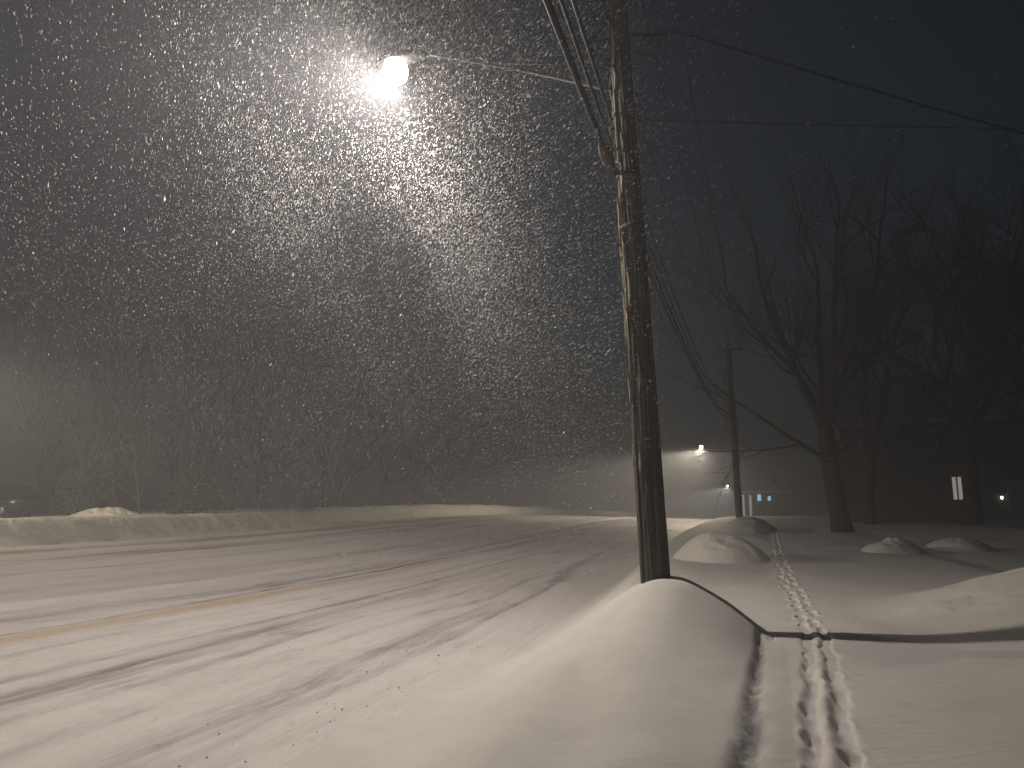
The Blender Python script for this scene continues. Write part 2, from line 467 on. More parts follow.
srw = np.linspace(.75, 11.2, 760)
tco = np.concatenate([np.linspace(0, .46, 62, endpoint=False), np.linspace(.46, 1.2, 40, endpoint=False), np.linspace(1.2, 3.45, 84)])
S, T = np.meshgrid(srw, tco, indexing='ij')
OC = trough_o(S) - .23
O = OC + T
G0 = ground_z(S, O, True, False)
d = berm_z(S, O) + .03 * fbm(S * .8, O * .9, 101, 3) + .006 * fbm(S * 3, O * 3, 103, 3) - G0
dm = .5 * (d + np.sqrt(d * d + .0002)) + .002
wn = 1 - sstep(7.3, 8.3, S)
d = dm * wn + np.where(d > -.02, d, -.02) * (1 - wn)
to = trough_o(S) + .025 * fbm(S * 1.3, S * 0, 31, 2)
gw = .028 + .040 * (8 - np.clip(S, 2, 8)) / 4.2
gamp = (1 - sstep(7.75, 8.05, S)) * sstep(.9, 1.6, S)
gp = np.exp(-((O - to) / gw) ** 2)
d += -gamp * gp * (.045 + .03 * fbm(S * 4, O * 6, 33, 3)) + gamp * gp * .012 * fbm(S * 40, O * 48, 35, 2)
gd = gamp * np.exp(-((O - to) / (gw * 1.25)) ** 2) * np.clip(.95 + 1.1 * fbm(S * 6, O * 12, 37, 4), 0, 1.1)  # darker tone along the groove, broken up by noise
d = d * sstep(0, .10, T) - .06 * (1 - sstep(0, .12, S - .75)) - .06 * sstep(11.0, 11.2, S)
X, Y = P(S, O)
bm = grid_obj('snow_mound', X, Y, G0 + d + .0012 - .0010 * (1 - sstep(0, .05, T)), M['berm'], attrs={'groove_tone': np.clip(gd, 0, 1)})
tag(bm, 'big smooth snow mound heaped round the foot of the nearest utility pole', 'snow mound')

def gauss_mound(cx, cy, rx, ry, h, ang=0, pw=2.0, seed=0, rough=.08, sharp=1.0):
    def f(S, O, G):
        X, Y = P(S, O); dx = X - cx; dy = Y - cy
        u = (dx * math.cos(ang) + dy * math.sin(ang)) / rx; v = (-dx * math.sin(ang) + dy * math.cos(ang)) / ry
        r2 = u * u + v * v
        r2 = r2 * (1 + .35 * fbm(X * 1.1 / rx, Y * 1.1 / ry, seed, 3))
        k = np.clip(1 - r2, 0, 1)
        k = k ** (1.05 if (max(rx, ry) < 2 or ry > 4) and h > .2 else 1.8) * (1.2 - .2 * k)
        return h * k * (1 + rough * fbm(X * 3, Y * 3, seed + 5, 4)) + .012 * k * fbm(X * 9, Y * 9, seed + 9, 3) * 1 - .012 * (r2 > 1)
    return f
def mound(cx, cy, rx, ry, h, label, ang=0, seed=0, rough=.15, sharp=1.0, group=None, n=110, mat='snow_mound', cat='snow mound', name='snow_mound'):
    s, o = SO(cx, cy); R = max(rx, ry) * 1.25
    return patch(name, s - R, s + R, o - R, o + R, n, n, gauss_mound(cx, cy, rx, ry, h, ang, 2, seed, rough, sharp), label, group, mat, cat)
KERB = 'snow mounds along the pavement edge'
mound(4.72, 18.0, 1.05, 1.6, .56, 'rounded pale snow mound midway between the nearest pole and the next pole', 0, 201, .2, 1.0, KERB)
mound(9.55, 31.6, 1.15, 4.2, .50, 'low dim snow mound round the foot of the second pole', -.3, 205, .25, 1.0, KERB)
DR = 'snow drifts on the lawn'
mound(7.1, 8.9, 3.3, 2.6, .44, 'broad smooth snow drift at the right edge crossed by the pole shadow', .12, 211, .12, 1.0, DR, 200, cat='snow drift', name='snow_drift')
mound(5.0, 8.7, 1.0, .8, .16, 'low lobe of snow in front of the broad right hand drift', .1, 215, .2, 1.0, DR, cat='snow drift', name='snow_drift')
mound(9.7, 20.0, .85, .7, .34, 'small lumpy snow heap with a dark hollow left of its round neighbour', .3, 221, .3, 1.0, DR, cat='snow heap', name='snow_heap')
mound(11.5, 20.3, .85, .8, .36, 'small round snow heap on the dark lawn, rightmost of two', 0, 225, .15, 1.0, DR, cat='snow heap', name='snow_heap')
mound(10.6, 20.6, 2.6, 1.2, .12, 'low snow ridge lying under the two small heaps on the lawn', 0, 227, .25, 1.0, DR, cat='snow heap', name='snow_heap')

# far bank
S, O = np.meshgrid(np.concatenate([np.linspace(-20, 8, 40, endpoint=False), np.linspace(8, 90, 700, endpoint=False), np.linspace(90, 150, 150)]), np.linspace(23.75, 29.5, 70), indexing='ij')
G = ground_z(S, O, False)
hb = 1.04 + .12 * fbm(S * .16, S * 0, 301, 4) + .06 * fbm(S * .9, S * 0, 305, 3)
hb = hb * (1 - .6 * sstep(100, 140, S))
up = sstep(23.85, 25.6, O + .12 * fbm(S * .8, O * .8, 303, 3))
face = road_z(S, 24.0) - .05 + hb * up + .045 * fbm(S * 1.6, O * 1.6, 307, 4) * up + .03 * fbm(S * 6, O * 6, 309, 3) * up
bl = sstep(26.6, 29.0, O)
Zb = face * (1 - bl) + (G - .05) * bl
H = Zb - G - .25 * (1 - sstep(23.75, 23.9, O)) - .04
X, Y = P(S, O)
fb = grid_obj('snowbank', X, Y, G + H + .04, M['snow_bank'])
tag(fb, 'long lumpy ploughed snowbank along the far side of the road', 'snowbank')
mound(-21.4, 41.0, 1.8, 1.2, 0.42, 'little dull snow heap behind the far snowbank by a thin tree', 0, 231, .5, 1.0, None, 80, 'snow_bank', 'snow heap', 'snow_heap')

# dirt crumbs on the near shoulder
mb = MB(); rr = random.Random(5)
for i in range(105):
    if i < 75: s = rr.gauss(7.2, 2.0); o = 2.7 + abs(rr.gauss(0, .5))
    else: s = rr.uniform(5, 14); o = rr.uniform(2.6, 5)
    if o < 2.5: continue
    sz = rr.uniform(.003, .009) * (2.0 if rr.random() < .08 else 1)
    x, y = P(s, o); z = float(road_z(s, o)) + .012
    vs = []
    for (a, b_, c) in ((1, 0, 0), (-1, 0, 0), (0, 1, 0), (0, -1, 0), (0, 0, 1), (0, 0, -1)):
        k = sz * rr.uniform(.6, 1.5); vs.append((x + a * k, y + b_ * k * .8, z + c * k * .7))
    mb.add(vs, [(0, 2, 4), (2, 1, 4), (1, 3, 4), (3, 0, 4), (2, 0, 5), (1, 2, 5), (3, 1, 5), (0, 3, 5)])
o = mb.build('dirt_crumbs', M['dirt'], None, False)
tag(o, 'dark crumbs of dirt scattered on the snowy near shoulder of the road', 'dirt', kind='stuff')

# ------------------------------------------------------------------ utility poles
POLE_LEAN = Vector((-.034, .004, 1))
def pole_point(base, lean, h): return Vector(base) + lean * h

def make_pole_mesh(H, r0, r1, lean, seed, segs=96, rings=420, detail=1.0):
    zs = np.linspace(-.6, H, rings); an = np.linspace(0, 2 * np.pi, segs, endpoint=False)
    Zg, A = np.meshgrid(zs, an, indexing='ij')
    rr_ = r0 + (r1 - r0) * (np.clip(Zg, 0, H) / H)
    def per(a_scale, z_scale, sd, oc=4):
        # noise periodic round the pole: sample on cos and sin
        return fbm(np.cos(A) * a_scale + z_scale * Zg * .37 + 50, np.sin(A) * a_scale + z_scale * Zg, sd, oc)
    grain = per(5.0, .22, seed) * .010 + per(11, .5, seed + 5, 3) * .006
    check = np.abs(per(3.2, .12, seed + 9, 2))
    crack = -.020 * np.exp(-(check / .018) ** 2)
    # flaked-off shell: steps in radius on the road side
    fl = per(2.0, .5, seed + 13, 4)
    flake = np.where(fl > .02, 0, -.012) * 1.0
    d = (grain + crack + flake) * detail
    wav = .016 * fbm(Zg * .5, Zg * 0, seed + 17, 3)
    X = (rr_ + d) * np.cos(A) + lean.x * Zg + wav
    Y = (rr_ + d) * np.sin(A) + lean.y * Zg
    co = np.stack([X, Y, Zg], -1).reshape(-1, 3)
    idx = np.arange(rings * segs).reshape(rings, segs); nx = np.roll(idx, -1, 1)
    f = np.stack([idx[:-1], nx[:-1], nx[1:], idx[1:]], -1).reshape(-1, 4).tolist()
    f.append(idx[-1].tolist())
    return co.tolist(), f

def insulator(mb, c, s=1.0):
    mb.lathe(c, [(.018 * s, 0), (.03 * s, .03 * s), (.055 * s, .05 * s), (.03 * s, .07 * s), (.05 * s, .09 * s), (.03 * s, .11 * s), (.035 * s, .14 * s), (.02 * s, .16 * s)], 10)

POLE1 = (1.462, 8.04, .80)
L1 = Vector((-.036, .0, 1))
top_h = 8.35
ep = empty('utility_pole', POLE1)
tag(ep, 'nearest tall weathered wooden utility pole rising from the big snow mound', 'utility pole', 'utility poles along the road')
v, f = make_pole_mesh(top_h, .152, .112, L1, 401)
mesh_obj('shaft', v, f, M['wood'], ep)
def pp1(h): return Vector((0, 0, 0)) + L1 * h     # local point on the axis
def rr1(h): return .152 + (.112 - .152) * h / top_h
# splinters on the lit road side: long slivers of raw wood
rr = random.Random(31)
for i in range(26):
    h = rr.uniform(2.6, 6.2) if i < 20 else rr.uniform(.6, 2.4); a = rr.uniform(2.5, 4.35); ln = rr.uniform(.10, .55)
    mb = MB(); R0 = rr1(h); n = 9
    vs = []
    for k in range(n):
        t = k / (n - 1); w_ = .006 + .018 * math.sin(math.pi * min(1, t * 1.1)) * rr.uniform(.6, 1.2)
        lift = .004 + (.035 * max(0, t - .55) ** 1.5 if rr.random() < .8 else 0)
        c = pp1(h + ln * t)
        aa = a + .05 * math.sin(3 * t + i)
        for (rd, wa) in ((R0 + lift - .014, -w_), (R0 + lift + .006, -w_ * .6), (R0 + lift + .008, w_ * .6), (R0 + lift - .014, w_)):
            ang = aa + wa / R0
            vs.append((c.x + rd * math.cos(ang), c.y + rd * math.sin(ang), c.z))
    fs = [(k * 4 + j, k * 4 + (j + 1) % 4, (k + 1) * 4 + (j + 1) % 4, (k + 1) * 4 + j) for k in range(n - 1) for j in range(4)]
    fs += [(3, 2, 1, 0), tuple((n - 1) * 4 + j for j in range(4))]
    mb.add(vs, fs).build('splinter', M['splinter'], ep, False)
# peeled flap near the cable splice
mb = MB(); c = pp1(4.97)
mb.add([(c.x - .13, c.y + .02, c.z - .1), (c.x - .17, c.y + .0, c.z + .13), (c.x - .155, c.y + .04, c.z + .1), (c.x - .12, c.y + .05, c.z - .12), (c.x - .20, c.y - .01, c.z + .16)],
       [(0, 1, 2, 3), (1, 4, 2), (3, 2, 1, 0)]).build('splinter', M['splinter'], ep, False)
# steel bands, bolts and the ground wire
for h in (4.55, 3.95):
    mb = MB(); c = pp1(h); mb.lathe(c, [(rr1(h) + .004, -.02), (rr1(h) + .009, -.018), (rr1(h) + .009, .018), (rr1(h) + .004, .02)], 40).build('band', M['iron'], ep)
for h, a in ((3.55, -.1), (3.25, .1), (4.25, .05), (5.55, .0), (5.15, 3.1), (5.9, 3.2), (4.7, 3.3)):
    mb = MB(); c = pp1(h); d = Vector((math.cos(a), math.sin(a), 0))
    mb.tube([c + d * (rr1(h) - .02), c + d * (rr1(h) + .05)], .011, 8); mb.tube([c + d * (rr1(h) + .018), c + d * (rr1(h) + .036)], .02, 6)
    mb.build('bolt', M['iron'], ep)
rr = random.Random(77)
for i in range(14):
    h = rr.uniform(.9, 3.4); a_ = rr.uniform(3.6, 5.2); q = pp1(h) + Vector((math.cos(a_), math.sin(a_), 0)) * (rr1(h) + .004)
    MB().box(q, (.004, .022, .004), Matrix.Rotation(a_, 3, 'Z') @ Matrix.Rotation(rr.uniform(-.6, .6), 3, 'X')).build('staple', M['steel'], ep, False)
q = pp1(1.62) + Vector((math.cos(4.55), math.sin(4.55), 0)) * (rr1(1.62) + .006)
MB().box(q, (.004, .055, .018), Matrix.Rotation(4.55, 3, 'Z')).build('number_tag', M['steel'], ep, False)
mb = MB(); pts = [pp1(h) + Vector((math.cos(3.75), math.sin(3.75), 0)) * (rr1(h) + .008 + .004 * math.sin(h * 9)) for h in np.linspace(-.2, 7.6, 60)]
mb.tube(pts, .006, 6).build('ground_wire', M['wire'], ep)

# street lamp: curved arm, brace and head, all fixed to the pole and moving with it
th = rad(13.7)
to_road = Vector((-math.cos(th), math.sin(th), 0))
LAMP1 = Vector((-1.47, 8.86, 7.22))
def make_lamp(root, arm_a, arm_b, head, direction, mat_arm='arm_steel'):
    """arm_a, arm_b = lower and upper fixing on the pole; head = light centre; all in the root's own frame"""
    d = direction.normalized()
    neck = head - d * .42 + Vector((0, 0, .10))
    t = []
    for k in range(13):
        u = k / 12; p = arm_a.lerp(neck, u); p.z += .03 * math.sin(math.pi * u); t.append(p)
    ar = MB().tube(t, .019, 10).build('lamp_arm', M[mat_arm], root)
    MB().tube([arm_b, arm_b.lerp(t[8], .5) + Vector((0, 0, .01)), t[8]], .010, 8).build('lamp_brace', M[mat_arm], root)
    rot = Matrix.Rotation(math.atan2(d.y, d.x), 3, 'Z')
    hd = MB()
    def hx(x, y, z): return head + rot @ Vector((x, y, z))
    prof = [(-.46, .035, .03, .09), (-.38, .05, .045, .10), (-.28, .10, .05, .10), (-.12, .125, .06, .10), (.08, .13, .06, .10), (.19, .11, .05, .095), (.24, .06, .03, .09)]
    vs = []; n = 16
    for (x, w_, h_, zc) in prof:
        for k in range(n):
            a = 2 * math.pi * k / n
            yy = w_ * math.copysign(abs(math.cos(a)) ** .6, math.cos(a)); zz = h_ * math.copysign(abs(math.sin(a)) ** .7, math.sin(a))
            vs.append(hx(x, yy, zc + zz * (1 if zz > 0 else .7)))
    fs = [(i * n + k, i * n + (k + 1) % n, (i + 1) * n + (k + 1) % n, (i + 1) * n + k) for i in range(len(prof) - 1) for k in range(n)]
    fs += [tuple(range(n))[::-1], tuple((len(prof) - 1) * n + k for k in range(n))]
    h = hd.add(vs, fs).build('lamp_head', M['lamp_paint'], root)
    ln = MB(); vs = []; n = 20
    for j, (q, z) in enumerate(((.9, .06), (1.1, -.06), (.95, -.16), (.5, -.225))):
        for k in range(n):
            a = 2 * math.pi * k / n; vs.append(hx(.0 +   .15 * q * math.cos(a), .145 * q * math.sin(a), z))
    fs = [(i * n + k, (i + 1) * n + k, (i + 1) * n + (k + 1) % n, i * n + (k + 1) % n) for i in range(3) for k in range(n)]
    fs += [tuple(3 * n + k for k in range(n))[::-1], tuple(range(n))]
    ln.add(vs, fs).build('lens', M['led'], h)
    return h
def lamp_light(name, loc, watts, col, radius=.09, rz=rad(13.7), spot=176):
    l = bpy.data.lights.new(name, 'SPOT'); l.energy = watts; l.color = col; l.shadow_soft_size = radius
    l.spot_size = rad(spot); l.spot_blend = .15
    # luminaire throws most light up and down the road, least towards the houses behind its pole
    l.use_nodes = True; nt = l.node_tree; em = [n for n in nt.nodes if n.type == 'EMISSION'][0]
    tc = N(nt, 'ShaderNodeTexCoord'); sx = N(nt, 'ShaderNodeSeparateXYZ'); nt.links.new(tc.outputs['Normal'], sx.inputs[0])
    def mt(op, a, b_=None, clamp=False):
        n = N(nt, 'ShaderNodeMath', operation=op, use_clamp=clamp)
        for i, v in enumerate((a, b_)):
            if v is None: continue
            if isinstance(v, (int, float)): n.inputs[i].default_value = v
            else: nt.links.new(v, n.inputs[i])
        return n.outputs[0]
    inv_c = mt('MINIMUM', mt('DIVIDE', 1.0, mt('MAXIMUM', mt('ABSOLUTE', sx.outputs[2]), .01)), 3.0)
    hs2 = mt('MINIMUM', mt('MAXIMUM', mt('DIVIDE', mt('SUBTRACT', sx.outputs[0], .0), .42), 0.0), 1.0)
    fwd = mt('POWER', inv_c, mt('MULTIPLY', mt('SUBTRACT', 1.0, hs2), 1.8))
    house_side = mt('SMOOTH_MIN', mt('MAXIMUM', mt('DIVIDE', mt('SUBTRACT', sx.outputs[0], .35), .55), 0.0), 1.0)
    k = mt('SUBTRACT', 1.0, mt('MULTIPLY', mt('MINIMUM', house_side, 1.0), .40))
    nt.links.new(mt('MULTIPLY', fwd, k), em.inputs['Strength'])
    o = bpy.data.objects.new(name, l); COL.objects.link(o); o.location = loc; o.rotation_euler = (0, 0, -rz)
    return o
inv = Vector(POLE1)
make_lamp(ep, pp1(5.62) + to_road * .11, pp1(5.93) + to_road * .11, LAMP1 - inv, (LAMP1 - inv - pp1(5.9)) * Vector((1, 1, 0)))
mb = MB(); c = pp1(5.64); mb.box(c + to_road * .125, (.03, .10, .22), Matrix.Rotation(math.atan2(to_road.y, to_road.x), 3, 'Z')); mb.build('arm_bracket', M['steel'], ep, False, .004)
# crossarm and insulators near the top
def crossarm(root, ctr, half, adir, pins):
    rot = Matrix.Rotation(math.atan2(adir.y, adir.x), 3, 'Z')
    a = MB().box(ctr, (half * 2, .09, .115), rot).build('crossarm', M['wood'], root, False, .006)
    for sgn in (-1, 1):
        MB().tube([ctr + adir * half * .55 * sgn + Vector((0, -.02, -.03)), ctr + Vector((0, 0, -.55))], .011, 6).build('arm_brace', M['iron'], root)
    out = []
    for p in pins:
        q = ctr + adir * p + Vector((0, 0, .055)); mb = MB(); insulator(mb, q); mb.build('insulator', M['porcelain'], a); out.append(q + Vector((0, 0, .14)))
    return out
adir = Vector((math.cos(rad(17)), -math.sin(rad(17)), 0))
c = pp1(top_h - .35) + Vector((.02, -.16, 0))
pins1 = crossarm(ep, c, .75, adir, (-.55, .0, .45))
# coiled service wires by the road side, near the top of the picture
rr = random.Random(3)
for (h0, h1, outw, sd) in ((6.05, 6.75, .34, 1), (5.75, 6.55, .26, 2), (6.15, 6.45, .18, 3)):
    pts = []
    for k in range(24):
        u = k / 23; hh = h1 + (h0 - h1) * u; oo = .13 + outw * math.sin(math.pi * u) ** 1.2
        q = pp1(hh) + Vector((-oo, -.05 * sd + .05 * math.sin(6 * u), -.18 * math.sin(math.pi * u)))
        pts.append(q)
    MB().tube(pts, .006, 6).build('jumper_wire', M['wire'], ep)
MB().tube([pp1(6.15) + Vector((-.37, -.06, .05)), pp1(6.0) + Vector((-.32, -.06, .0))], .022, 10).build('connector', M['wire'], ep)
# frayed clamp hardware
for h in (5.62, 5.95, 6.2, 4.62):
    mb = MB(); c = pp1(h)
    mb.tube([c + Vector((-rr1(h) - .005, 0, .03)), c + Vector((-rr1(h) - .05, -.01, .0)), c + Vector((-rr1(h) - .07, -.01, -.05))], .007, 6)
    mb.box(c + Vector((-rr1(h) - .012, 0, .02)), (.03, .05, .07)); mb.build('clamp', M['iron'], ep, False)

# farther poles
def far_pole(x, y, label, H, r0, lean, seed, lamp=None, arms=True, zoff=0):
    z = gz(x, y) + zoff
    e = empty('utility_pole', (x, y, z)); tag(e, label, 'utility pole', 'utility poles along the road')
    v, f = make_pole_mesh(H, r0, r0 * .75, lean, seed, 20, 90, .7); mesh_obj('shaft', v, f, M['wood'], e)
    pins = []
    if arms: pins = crossarm(e, lean * (H - .3) + Vector((0, -.16, 0)), .55, adir, (-.48, 0, .45))
    if lamp is not None:
        hd = Vector(lamp) - Vector((x, y, z)); dd = hd * Vector((1, 1, 0))
        make_lamp(e, lean * (hd.z - 1.2) + dd.normalized() * r0 * .8, lean * (hd.z - .4) + dd.normalized() * r0 * .8, hd, dd)
    return e, [Vector((x, y, z)) + p for p in pins]
P2 = (10.05, 34.5)
e2, pins2 = far_pole(*P2, 'second utility pole up the road with a crossarm and no lamp', 8.05, .15, Vector((-.012, 0, 1)), 411, zoff=.25)
mb = MB()
for k, h in enumerate((4.55, 4.8, 5.05)): MB().box((-.16, -.03, h), (.14, .10, .10)).build('cable_bracket', M['iron'], e2, False)
LAMP2 = Vector((17.6, 71.5, 8.30))
th2 = rad(17.7); tr2 = Vector((-math.cos(th2), math.sin(th2), 0))
q3 = LAMP2 - tr2 * 3.3
e3, pins3 = far_pole(q3.x, q3.y, 'third utility pole, faint in the haze, carrying the small far lamp', 9.0, .15, Vector((0, 0, 1)), 421, LAMP2)
LAMP3 = Vector((41.7, 150, 8.1))
q4 = LAMP3 - tr2 * 3.3
e4, pins4 = far_pole(q4.x, q4.y, 'farthest utility pole lost in haze with a faint lamp behind the second pole', 8.6, .15, Vector((0, 0, 1)), 431, LAMP3)
# the lamp across the road that lights the far bank
LAMPL = Vector((-27.5, 27.0, 8.6))
thl = rad(13.7)
ql = LAMPL + Vector((-math.cos(thl), math.sin(thl), 0)) * 3.0
el, _ = far_pole(ql.x, ql.y, 'utility pole beyond the far snowbank with a yellowish lamp, at the left edge', 9.2, .15, Vector((0, 0, 1)), 441, LAMPL, False)

# ------------------------------------------------------------------ wires
def wire(name, pts, r, sag, label, cat, mat='wire', group='overhead lines on the poles', n=40, twist=0, seg=8):
    out = []
    for i in range(len(pts) - 1):
        a, b_ = Vector(pts[i]), Vector(pts[i + 1]); sg = sag[i] if hasattr(sag, '__len__') else sag
        for k in range(n + (1 if i == len(pts) - 2 else 0)):
            u = k / n; p = a.lerp(b_, u); p.z -= sg * 4 * u * (1 - u); out.append(p)
    mb = MB()
    if twist:
        for ph in (0, 2.1, 4.2):
            q = []
            L = 0
            for i, p in enumerate(out):
                if i: L += (out[i] - out[i - 1]).length
                q.append(p + Vector((0, math.cos(L * twist + ph), math.sin(L * twist + ph))) * r * .62)
            mb.tube(q, r * .6, 6)
    else: mb.tube(out, r, seg)
    o = mb.build(name, M[mat])
    return tag(o, label, cat, group)

C1 = Vector(POLE1)
def w1(h, off=(-.16, 0)): return C1 + pp1(h) + Vector((off[0], off[1], 0))
back = Vector((-math.sin(rad(17)), -math.cos(rad(17)), 0)) * 31
def w2(z, dx=-.2): return Vector((P2[0] + dx, P2[1] - .05, z))
def cable(name, h1, z2, r, off, label, sagb, sagf, az=None, bz=0, dx=-.2):
    a = w1(h1, off)
    pts = [a, w2(z2, dx), Vector((q3.x + dx * .8, q3.y, z2 + .55))]; r = r * 1.2; sg = [sagf, .8]
    if az is not None:
        pts = [a + Vector((-math.sin(rad(az)), -math.cos(rad(az)), 0)) * 31 + Vector((0, 0, bz))] + pts; sg = [sagb] + sg
    return wire(name, pts, r, sg, label, 'cable', n=90)
cable('telephone_cable', 4.62, 6.35, .024, (-.17, -.02), 'thickest black cable, with a fat splice hanging just left of the nearest pole', .75, .75, 16.25, 1.75)
cable('telephone_cable', 4.90, 6.6, .013, (-.15, .02), 'thin black cable passing close beside the thickest cable on the nearest pole', .7, .8, 15.0, 0)
cable('telephone_cable', 5.30, 6.8, .016, (-.15, .04), 'black cable fixed above the splice, nearest to the shaft at its left', .6, .8, 16.5, 2.75)
cable('telephone_cable', 3.98, 6.1, .019, (.02, .17), 'lowest black cable running from the nearest pole down to the second pole', 0, .55)
# splice closure on the thickest cable
a = w1(4.62, (-.17, -.02)); bb = a + Vector((-math.sin(rad(16.25)), -math.cos(rad(16.25)), 0)) * 31 + Vector((0, 0, 1.75))
pts = []
for k in range(9):
    u = (.16 + .62 * k / 8) / 31; q = a.lerp(bb, u); q.z -= .75 * 4 * u * (1 - u) + .02; pts.append(q)
o = MB().tube(pts, [.03, .055, .068, .062, .07, .066, .058, .045, .028], 14).build('splice_closure', M['iron'])
tag(o, 'fat dull splice closure hung on the thickest cable left of the nearest pole', 'splice case')
# primaries on the crossarms
for i, (p1_, lab) in enumerate(((0, 'thin bare power line on the road side pin of both crossarms'), (2, 'thin bare power line on the lawn side pin of both crossarms'), (1, 'thin bare power line on the middle pin of both crossarms'))):
    a = C1 + pins1[p1_]
    wire('power_line', [a + back, a, pins2[p1_], pins3[p1_]], .015, [.5, .5, .6], lab, 'power line', 'wire', n=60)
# service drop to the house on the right, looped from a dead end
a = w1(6.25, (.10, -.05))
lp = [a, a + Vector((.22, -.02, -.06)), a + Vector((.32, -.02, -.03)), a + Vector((.42, .02, .10)), a + Vector((.55, .05, .09))]
wire('service_drop', [w1(6.05, (.12, -.05)), w1(6.0, (.35, -.05)), a + Vector((.45, 0, .10))], .006, 0, 'slack wire loop between the nearest pole and its service drop', 'wire', n=10)
wire('service_drop', [w1(6.28, (.12, -.05)), a + Vector((.55, .0, .07)), Vector((20, 14.0, 6.5))], .017, [0.03, .25], 'twisted black service drop sagging from the nearest pole to the right', 'cable', n=80, twist=14)
wire('service_drop', [w1(5.25, (.13, 0)), Vector((20, 6.0, 4.9))], .006, .15, 'very thin dark wire running level from the nearest pole to the right', 'wire', n=70)
# span across the road to the left
wire('span_wire', [w1(6.75, (-.13, 0)), Vector((-27.6, 15.2, 10.7))], .007, .2, 'very thin wire crossing high over the road to the left', 'wire', n=70)

# ------------------------------------------------------------------ bare trees
def bare_tree(x, y, H, r0, label, seed, lean=(0, 0), group='bare trees', forks=5, fork_h=.28, depth=6, spread=1.0, dens=1.0, zoff=-.1):
    rd = random.Random(seed); z = gz(x, y) + zoff
    e = empty('bare_tree', (x, y, z)); tag(e, label, 'tree', group)
    tr = MB(); cr = MB()
    def grow(p, d, ln, r, lvl, mb):
        n = 5 if lvl < 3 else 3
        pts = [p]; rs_ = [r]; q = p; dd = d
        for k in range(n):
            dd = (dd + Vector((rd.gauss(0, .10), rd.gauss(0, .10), rd.gauss(.04, .06)))).normalized()
            q = q + dd * ln / n; pts.append(q); rs_.append(r * (1 - .45 * (k + 1) / n))
        mb.tube(pts, rs_, 6 if lvl < 2 else (4 if lvl < 4 else 3), False)
        if lvl >= depth or r < .004: return
        # side shoots
        ns = int(rd.choice((2, 3, 3, 4)) * dens) + (1 if lvl > 1 else 0)
        for _ in range(ns):
            t = rd.uniform(.3, 1); i = min(int(t * n), n - 1); bp = pts[i].lerp(pts[i + 1], t * n - i)
            az = rd.uniform(0, 2 * math.pi); perp = dd.orthogonal().normalized(); perp = Matrix.Rotation(az, 3, dd) @ perp
            nd = (dd * rd.uniform(.7, 1.1) + perp * rd.uniform(.5, .9) * spread + Vector((0, 0, .12))).normalized()
            grow(bp, nd, ln * rd.uniform(.45, .72), max(r * rd.uniform(.34, .52), .0045), lvl + 1, mb)
        nd = (dd + Vector((rd.gauss(0, .2), rd.gauss(0, .2), .05))).normalized()
        grow(q, nd, ln * .72, r * .56, lvl + 1, mb)
    # trunk
    n = 12; pts = []; rs_ = []
    fh = H * fork_h
    for k in range(n + 1):
        u = k / n; pts.append(Vector((lean[0] * u * fh + .06 * math.sin(3 * u + seed), lean[1] * u * fh, fh * u))); rs_.append(r0 * (1.35 - .5 * u ** .5) if u < .15 else r0 * (1.08 - .25 * u))
    tr.tube(pts, rs_, 14); tr.build('trunk', M['bark'], e)
    tp = pts[-1]
    for k in range(forks):
        az = 2 * math.pi * k / forks + rd.uniform(-.4, .4); out = rd.uniform(.22, .62) * spread
        d = Vector((math.cos(az) * out + lean[0] * .4, math.sin(az) * out, 1)).normalized()
        start = tp - Vector((0, 0, rd.uniform(0, .25) * fh))
        grow(start, d, H * .30, r0 * rd.uniform(.42, .6), 0, cr)
    # low side limbs
    for k in range(2):
        az = rd.uniform(0, 6.28); d = Vector((math.cos(az), math.sin(az), .5)).normalized()
        grow(pts[int(n * .7)], d, H * .22, r0 * .28, 1, cr)
    cr.build('crown', M['bark'], e)
    return e
TG = 'bare trees on the lawn'
bare_tree(12.5, 29.6, 15.6, .33, 'biggest bare tree on the lawn right of the second pole, thick trunk', 3, (-.09, 0), TG, 6, .27, 5, 1.1, .85)
bare_tree(20.6, 35, 15.5, .36, 'bare spreading tree in front of the dark house', 13, (.05, 0), TG, 5, .3, 5, 1.1)
bare_tree(17.0, 37, 14.0, .22, 'slimmer bare tree standing between the biggest tree and the house', 23, (.08, 0), TG, 4, .34, 5, .9)
bare_tree(19.2, 26.5, 14, .33, 'bare tree at the right edge of the view, beside the house', 33, (-.05, 0), TG, 5, .25, 5, 1.2)
bare_tree(22, 52, 14, .28, 'bare tree far behind the biggest tree, nearly lost in the snow', 43, (0, 0), TG, 4, .3, 5, 1)
bare_tree(28.5, 40, 16, .36, 'bare tree behind the right end of the dark house', 53, (0, 0), TG, 5, .3, 5, 1.1)
LG = 'bare trees beyond the far snowbank'
